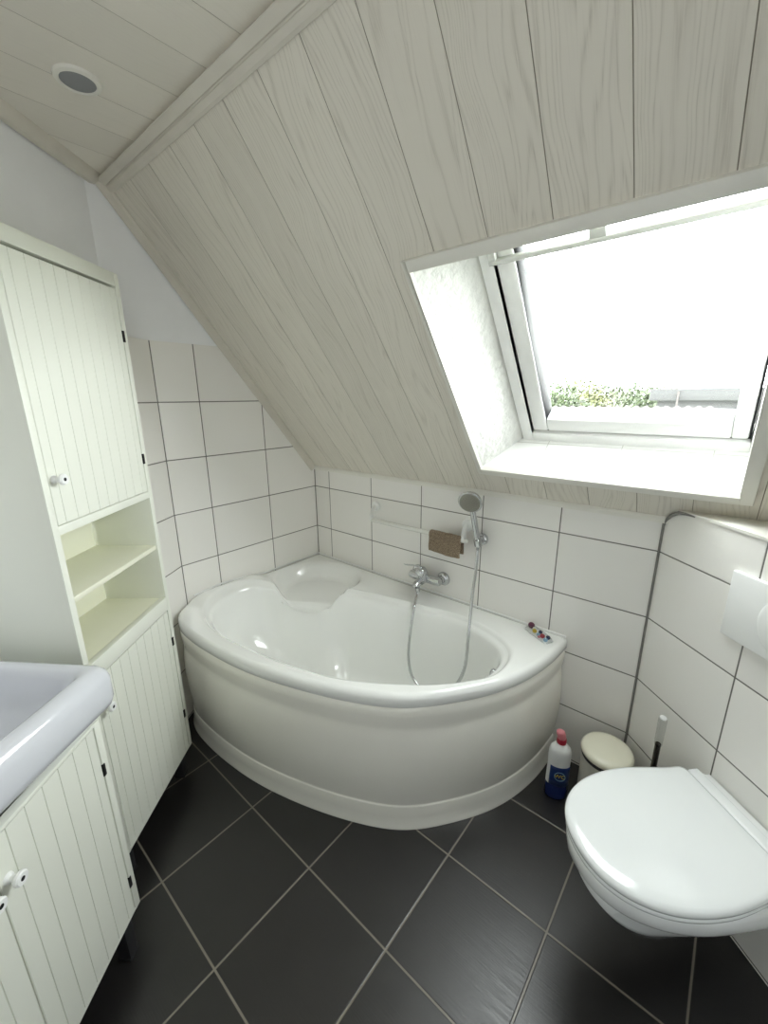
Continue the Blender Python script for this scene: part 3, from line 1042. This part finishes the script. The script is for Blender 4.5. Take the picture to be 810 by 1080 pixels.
tall = thing('tall_cabinet', 'tall narrow white bathroom cabinet with open shelves between two grooved doors', 'cabinet', P0, RZ_CAB)
X0, X1, DEP, ZB, ZT = -.022, .428, .228, .12, 1.88
bm = bmesh.new()
add_box(bm, X0, X0 + .02, -DEP, 0, ZB, ZT, bev=.0012)
add_box(bm, X1 - .02, X1, -DEP, 0, ZB, ZT, bev=.0012)
add_box(bm, X0 + .018, X1 - .018, -DEP, -.001, ZT - .038, ZT, bev=.0012)
add_box(bm, X0 + .018, X1 - .018, -DEP, -.001, ZB, ZB + .012, bev=.001)
add_box(bm, X0 + .018, X1 - .018, -DEP, -.0005, 1.180, 1.203, bev=.001)
add_box(bm, X0 + .018, X1 - .018, -.020, 0, .748, .800, bev=.001)
finish('carcass', bm, M['cabinet'], tall)
finish('back_panel', box(X0 + .018, X1 - .018, -DEP, -DEP + .006, ZB + .01, ZT - .03, bev=0), M['cab_in'], tall)
finish('niche_floor', box(X0 + .019, X1 - .019, -DEP + .005, -.002, .782, .797, bev=.001), M['cab_in'], tall)
finish('shelf', box(X0 + .019, X1 - .019, -DEP + .005, -.006, .990, 1.006, bev=.0015), M['cab_in'], tall)
for (z0, z1, kz, hz) in ((1.206, 1.8335, 1.320, (1.70, 1.315)), (.134, .745, .650, (.615, .285))):
    dr = finish('door', grooved_door(X0 + .0232, X1 - .0232, z0, z1, .0435, -.018, -.001, .029), M['cabinet'], tall, ang=20)
    knob(dr, .388, -.001, kz)
    for z in hz:
        hinge(dr, X0 + .020, 0, z)
for x, y in ((X0 + .04, -.04), (X1 - .04, -.04), (X0 + .04, -DEP + .04), (X1 - .04, -DEP + .04)):
    leg(tall, x, y, ZB)

van = thing('washbasin_cabinet', 'low white cabinet with two grooved doors under the washbasin', 'cabinet', P0 + UA * .547 + NA * .109, RZ_CAB)
VW, VD = .60, .340
bm = bmesh.new()
add_box(bm, 0, .02, -VD, 0, ZB, .75, bev=.0012)
add_box(bm, VW - .02, VW, -VD, 0, ZB, .75, bev=.0012)
add_box(bm, .018, VW - .018, -VD, -.001, ZB, ZB + .008, bev=.001)
add_box(bm, .018, VW - .018, -.02, 0, .741, .75, bev=.001)
add_box(bm, .018, VW - .018, -VD, -VD + .006, ZB, .75)
finish('carcass', bm, M['cabinet'], van)
d1_ = finish('door', grooved_door(.0225, .3015, ZB + .010, .739, .0432, -.018, -.001, .049), M['cabinet'], van, ang=20)
d2_ = finish('door', grooved_door(.3040, VW - .0225, ZB + .010, .739, .0432, -.018, -.001, .3475), M['cabinet'], van, ang=20)
knob(d1_, .285, -.001, .643)
knob(d2_, .330, -.001, .643)
for z in (.612, .225):
    hinge(d1_, .020, 0, z)
    hinge(d2_, VW - .018, 0, z)
for x, y in ((.052, -.022), (VW - .052, -.022), (.04, -VD + .05), (VW - .04, -VD + .05)):
    leg(van, x, y, ZB)

# washbasin on top
SKC = P0 + UA * .834 + NA * (-.040)
sink = thing('washbasin', 'wide white ceramic washbasin with thick rounded rim on the low cabinet', 'washbasin', SKC + Vector((0, 0, .75)), RZ_CAB - radians(4.5))
def rrect(hx, hy, r, z, n=10, cx=0, cy=0):
    out = []
    for qx, qy, a0_ in ((1, 1, 0), (-1, 1, 90), (-1, -1, 180), (1, -1, 270)):
        for i in range(n + 1):
            t = radians(a0_ + 90 * i / n)
            out.append(Vector((cx + qx * (hx - r) + r * cos(t), cy + qy * (hy - r) + r * sin(t), z)))
    return out
HX, HY = .330, .168
bm = bmesh.new()
loft(bm, [rrect(HX - .055, HY - .055, .02, .0005), rrect(HX - .045, HY - .045, .02, .016), rrect(HX - .016, HY - .014, .025, .032), rrect(HX - .005, HY - .005, .028, .042), rrect(HX, HY, .03, .058), rrect(HX, HY, .03, .110),
          rrect(HX - .004, HY - .004, .03, .126), rrect(HX - .013, HY - .013, .028, .138), rrect(HX - .025, HY - .025, .028, .144), rrect(HX - .036, HY - .036, .03, .144), rrect(HX - .046, HY - .046, .03, .138), rrect(HX - .053, HY - .053, .035, .124),
          rrect(HX - .062, HY - .060, .045, .090), rrect(HX - .078, HY - .072, .05, .060), rrect(HX - .11, HY - .090, .05, .042), rrect(HX - .18, HY - .115, .04, .034), rrect(.03, .03, .029, .030)], cap0=True, cap1=True)
recalc(bm)
finish('basin', bm, M['basin_ceramic'], sink, ang=50)
bm = bmesh.new()
lathe(bm, [(0, 0), (.030, 0), (.030, .003), (.022, .006), (0, .007)], (0, 0, .029), (0, 0, 1), 24)
finish('drain', bm, M['chrome'], sink)

# ------------------------------------------------------------------ toilet
TT = .478
wc = thing('toilet', 'white wall-hung toilet with closed lid on the diagonal tiled wall', 'toilet', tw(TT, 0), RZ_T)
def dshape(hw, yb, yf, z, n=64, back=.90, y0=None, ex=2.25, rc=.02):
    """D outline: straight rear edge at yb, round front to yf"""
    y0 = y0 if y0 is not None else yb + (yf - yb) * .44
    out = []
    half = []
    for i in range(n // 2 + 1):
        t = (pi / 2) * i / (n // 2)
        x = hw * (abs(cos(t)) ** (2 / ex)); y = y0 + (yf - y0) * (abs(sin(t)) ** (2 / ex))
        half.append((x, y))
    side = []
    for i in range(1, 9):
        k = i / 8
        y = y0 + (yb + rc - y0) * k
        x = hw * (1 - (1 - back) * sstep(0, 1, k) )
        side.append((x, y))
    xb = side[-1][0]
    cor = []
    for i in range(1, 6):
        t = (pi / 2) * i / 5
        cor.append((xb - rc + rc * cos(t), yb + rc - rc * sin(t)))
    rhs = list(reversed(half)) + side + cor            # from front centre round the right to the rear right
    pts = rhs + [(-x, y) for x, y in reversed(rhs[1:])]
    return [Vector((x, y, z)) for x, y in pts]
bm = bmesh.new()
loft(bm, [dshape(.048, .0, .335, .138, back=.9, rc=.01, y0=.24), dshape(.066, .0, .370, .150, back=.9, rc=.01, y0=.27), dshape(.088, .0, .412, .20, back=.9, rc=.01, y0=.30), dshape(.110, .0, .452, .25, back=.85, rc=.01, y0=.32), dshape(.138, .0, .485, .30, back=.85, rc=.01, y0=.30), dshape(.163, .0, .475, .325, back=1.0, rc=.01), dshape(.174, .0, .506, .350, back=1.0, rc=.01),
          dshape(.179, .0, .516, .365, back=.97, rc=.012), dshape(.180, .0, .518, .395, back=.95, rc=.012), dshape(.177, .003, .515, .404, back=.95, rc=.012), dshape(.168, .01, .505, .407, back=.95, rc=.012)], cap0=True, cap1=True)
recalc(bm)
finish('bowl', bm, M['ceramic'], wc, ang=60)
bm = bmesh.new()
loft(bm, [dshape(.176, .082, .513, .408), dshape(.181, .078, .519, .411), dshape(.182, .078, .520, .418), dshape(.178, .08, .516, .4225), dshape(.165, .09, .50, .4235)], cap0=True, cap1=True)
recalc(bm)
finish('seat', bm, M['lid'], wc, ang=60)
bm = bmesh.new()
loft(bm, [dshape(.176, .084, .514, .4245), dshape(.183, .080, .522, .428), dshape(.184, .080, .523, .436), dshape(.181, .082, .520, .443), dshape(.172, .088, .512, .4462), dshape(.15, .11, .49, .4472), dshape(.08, .17, .40, .4478), dshape(.02, .25, .30, .448, rc=.005)], cap0=True, cap1=True)
recalc(bm)
finish('lid', bm, M['lid'], wc, ang=60)
bm = bmesh.new()
add_box(bm, -.152, .152, .044, .079, .409, .443, bev=.006, seg=3)
hb = finish('hinge_bar', bm, M['lid'], wc)
bm = bmesh.new()
add_box(bm, -.145, .145, .006, .044, .4085, .421, bev=.004, seg=2)
finish('rear_ledge', bm, M['ceramic'], wc)

fpc = tw(.446, 0, .955)
fp = thing('flush_plate', 'white flush plate with round button on the diagonal tiled wall', 'flush plate', fpc, RZ_T)
bm = bmesh.new()
add_box(bm, -.175, .175, .0005, .014, -.096, .096, bev=.004, seg=3)
finish('plate', bm, M['white_plastic'], fp)
bm = bmesh.new()
lathe(bm, [(0, .012), (.084, .012), (.084, .0155), (.081, .018), (.074, .020), (0, .0235)], (0, 0, .0), (0, 1, 0), 48)
bt = finish('button', bm, M['white_plastic'], fp)
bm = bmesh.new()
add_box(bm, -.0006, .0006, .0195, .0240, -.076, .076)
finish('button_split', bm, M['grey_plastic'], bt)

# ------------------------------------------------------------------ toilet brush, bin, cleaner bottle
tb = thing('toilet_brush', 'toilet brush with clear handle and dark rod standing between bin and toilet', 'toilet brush', tw(.205, .067))
bm = bmesh.new()
lathe(bm, [(0, 0), (.046, 0), (.047, .004), (.044, .012), (.042, .11), (.040, .118), (.030, .12), (.012, .121), (0, .121)], n=28)
finish('holder', bm, M['grey_plastic'], tb)
bm = bmesh.new()
lathe(bm, [(0, .12), (.0085, .12), (.0085, .415), (0, .415)], n=16)
finish('rod', bm, M['dark_rod'], tb)
bm = bmesh.new()
lathe(bm, [(0, .41), (.0105, .41), (.0115, .415), (.0125, .505), (.0115, .514), (0, .515)], n=18)
hn = finish('handle', bm, M['clear'], tb)
bm = bmesh.new()
lathe(bm, [(0, .511), (.0095, .511), (.0105, .514), (.0085, .518), (0, .519)], n=18)
finish('end_cap', bm, M['white_plastic'], tb)

pb = thing('pedal_bin', 'small round bin with domed cream lid in the tiled corner', 'bin', (1.722, -.150, 0))
pb.rotation_euler = (0, 0, radians(-40))
bm = bmesh.new()
lathe(bm, [(0, .012), (.078, .012), (.080, .016), (.0815, .24), (.0815, .246), (.076, .246), (.074, .24), (0, .238)], n=44)
finish('body', bm, M['bin_body'], pb)
bm = bmesh.new()
lathe(bm, [(0, 0), (.080, 0), (.082, .003), (.082, .015), (.078, .018), (0, .018)], n=44)
finish('base_ring', bm, M['black_rubber'], pb)
bm = bmesh.new()
lathe(bm, [(0, .238), (.083, .239), (.084, .243), (.083, .252), (0, .252)], n=44)
finish('rim', bm, M['black_rubber'], pb)
bm = bmesh.new()
lathe(bm, [(0, .252), (.083, .252), (.0865, .256), (.0865, .264), (.084, .271), (.076, .2765), (.055, .2805), (.03, .2825), (0, .283)], n=48)
finish('lid', bm, M['cream'], pb, ang=60)
bm = bmesh.new()
add_box(bm, -.02, .02, -.112, -.074, .006, .014, bev=.003)
finish('pedal', bm, M['black_rubber'], pb)

bl = thing('cleaner_bottle', 'white and blue toilet cleaner bottle with red cap beside the bathtub', 'bottle', (1.578, -.200, 0), radians(24))
SX_, SY_ = 1.0, .66
bm = bmesh.new()
lathe(bm, [(0, .066), (.0405, .066), (.0405, .09), (.0395, .15), (.0405, .190), (.040, .212), (.036, .228), (.027, .240), (.017, .246), (.015, .250), (.015, .256), (0, .256)], n=36, sx=SX_, sy=SY_)
finish('body', bm, M['white_plastic'], bl, ang=60)
bm = bmesh.new()
lathe(bm, [(0, 0), (.037, 0), (.0405, .004), (.0425, .012), (.0425, .050), (.0408, .064), (.0404, .068), (0, .068)], n=36, sx=SX_, sy=SY_)
finish('base', bm, M['blue_plastic'], bl, ang=60)
bm = bmesh.new()
rings = []
for z in (.068, .10, .14, .156):
    ring = []
    for i in range(17):
        t = radians(-140 + 130 * i / 16)
        rr = .0402 if z > .12 else .0408
        ring.append(Vector((rr * 1.012 * cos(t), rr * 1.012 * SY_ * sin(t) - .0003, z)))
    rings.append(ring)
loft(bm, rings, close=False)
recalc(bm)
lb = finish('label', bm, M['label_blue'], bl)
so = lb.modifiers.new('thick', 'SOLIDIFY'); so.thickness = .0004; so.offset = 0
bm = bmesh.new()
tube(bm, [(.004 + .019 * cos(2 * pi * k / 28), -.0277, .116 + .019 * sin(2 * pi * k / 28)) for k in range(29)], .0010, 6)
finish('label_ring', bm, M['teal'], lb)
tcu = bpy.data.curves.new('wc_text', 'FONT')
tcu.body = 'WC'
tcu.size = .022
tcu.extrude = .0004
tcu.align_x = 'CENTER'; tcu.align_y = 'CENTER'
to = bpy.data.objects.new('label_text_curve', tcu)
COL.objects.link(to)
bpy.context.view_layer.update()
me = bpy.data.meshes.new_from_object(to)
bpy.data.objects.remove(to)
me.materials.clear(); me.materials.append(M['yellow'])
tx = bpy.data.objects.new('label_text', me)
COL.objects.link(tx)
tx.parent = lb
tx.location = (.004, -.0280, .116)
tx.rotation_euler = (radians(90), 0, 0)
bm = bmesh.new()
lathe(bm, [(0, .250), (.0165, .250), (.0172, .253), (.0172, .266), (.0158, .270), (0, .270)], n=24)
finish('cap_ring', bm, M['red'], bl)
bm = bmesh.new()
lathe(bm, [(0, .268), (.0145, .268), (.0155, .276), (.0165, .288), (.0145, .298), (.008, .303), (0, .304)], (0, 0, 0), (0, 0, 1), 24)
for v in bm.verts:
    v.co.x -= (v.co.z - .268) * .22
finish('cap', bm, M['pink'], bl)

# ------------------------------------------------------------------ round ceiling fitting
cf = thing('ceiling_fitting', 'round white fitting with grey centre recessed in the flat ceiling', 'ceiling fitting', (.495, -1.113, ZC))
bm = bmesh.new()
lathe(bm, [(.040, .002), (.039, .006), (.042, .009), (.050, .006), (.053, .001), (.053, -.002), (.040, -.002)], (0, 0, 0), (0, 0, -1), 44)
finish('rim', bm, M['white_trim'], cf)
bm = bmesh.new()
lathe(bm, [(0, -.002), (.0405, -.002), (.0405, .005), (.034, .007), (0, .008)], (0, 0, 0), (0, 0, -1), 40)
finish('centre_disc', bm, M['grey_plastic'], cf)

# ------------------------------------------------------------------ outside
GZ = -4.0
bm = bmesh.new()
uv_quad(bm, [(-80, 4, GZ), (60, 4, GZ), (60, 120, GZ), (-80, 120, GZ)], [(0, 0)] * 4)
struct(finish('ground', bm, simple('grass_ground', srgb(120, 130, 90), 0.9, var=.15), smooth=False))
def az(a, dist, z=0.0):
    return Vector((CAM.x + dist * sin(radians(a)), CAM.y + dist * cos(radians(a)), z))
roof_m = simple('roof_tile', srgb(52, 47, 45), 0.8, var=.15)
house = thing('house', 'neighbouring roof with wavy pale tiles seen through the roof window', 'house', az(-13, 16, GZ))
house.rotation_euler = (0, 0, radians(10))
bm = bmesh.new()
ridge_z = CAM.z - 16 * .026 - GZ
rings = []
for row in range(9):
    k = row / 8
    y = -2.6 + 2.6 * k
    z = ridge_z - 1.7 + 1.7 * k
    for step in (0, 1):
        rings.append([Vector((-4.6 + .03 * i, y, z + (.05 if step == 0 else 0) + .035 * sin(.03 * i * 2 * pi / .27))) for i in range(250)])
rings.append([Vector((-4.6 + .03 * i, 2.6, ridge_z - 1.7)) for i in range(250)])
loft(bm, rings, close=False)
recalc(bm)
finish('roof', bm, roof_m, house, ang=40)
finish('wall', box(-4.4, 2.7, -2.3, 2.3, 0, ridge_z - 1.60, bev=0), M['plaster'], house)
shed = thing('outbuilding', 'grey flat-fronted building at the right of the window view', 'building', az(-3.2, 24, GZ))
shed.rotation_euler = (0, 0, radians(4))
grey_b = simple('grey_cladding', srgb(34, 34, 34), 0.8, var=.06)
top = CAM.z + 24 * .010 - GZ
finish('wall', box(-1.9, 2.2, -1.2, 3, 0, top - .5, bev=0), grey_b, shed)
finish('roof', box(-2.2, 2.5, -1.6, 3.2, top - .5, top, bev=.03), simple('grey_roof', srgb(40, 40, 40), 0.8, var=.08), shed)
finish('downpipe', box(-1.2, -1.12, -1.68, -1.6, 0, top - .1, bev=.02), roof_m, shed)
leafs = [simple('leaf_a', srgb(44, 56, 24), 0.6, var=.2), simple('leaf_b', srgb(66, 68, 28), 0.6, var=.2), simple('leaf_c', srgb(56, 62, 40), 0.6, var=.2)]
bark = simple('bark', srgb(84, 70, 58), 0.9)
random.seed(11)
for a, dist, hz, wid, mi, lab in ((-18.3, 28, .036, 2.2, 0, 'leafy green tree at the left of the window view'), (-15.4, 35, .040, 2.4, 1, 'yellow-green round tree in the window view'), (-12.4, 42, .026, 2.6, 2, 'dull green bush between tree and grey building'), (-9.6, 49, .024, 2.9, 0, 'dark green bush left of the grey building'), (-7.2, 56, .018, 2.8, 1, 'small pale bush next to the grey building')):
    t = thing('tree', lab, 'tree', az(a, dist, GZ))
    H = CAM.z + dist * hz - GZ
    bm = bmesh.new()
    tube(bm, [(0, 0, 0), (.05, 0, H * .3), (-.05, .05, H * .6), (0, 0, H * .85)], [.2, .16, .11, .04], 10)
    finish('trunk', bm, bark, t)
    bm = bmesh.new()
    lobes = [(Vector((random.uniform(-.6, .6) * wid, random.uniform(-.5, .5) * wid, H - wid * random.uniform(.55, 1.3))), wid * random.uniform(.4, .62)) for _ in range(9)]
    lobes.append((Vector((0, 0, H - wid * .5)), wid * .5))
    for c, r in lobes:
        for _ in range(330):
            d = Vector((random.gauss(0, 1), random.gauss(0, 1), random.gauss(0, 1))).normalized()
            p = c + d * r * random.uniform(.75, 1.02)
            n = (d + Vector((random.uniform(-.7, .7), random.uniform(-.7, .7), random.uniform(-.7, .7)))).normalized()
            e = n.orthogonal().normalized() * random.uniform(.09, .16) * dist / 32; f2 = n.cross(e)
            vs = [bm.verts.new(p + v) for v in (e, f2 * .6, -e, -f2 * .6)]
            bm.faces.new(vs)
    finish('crown', bm, leafs[mi], t, smooth=False)
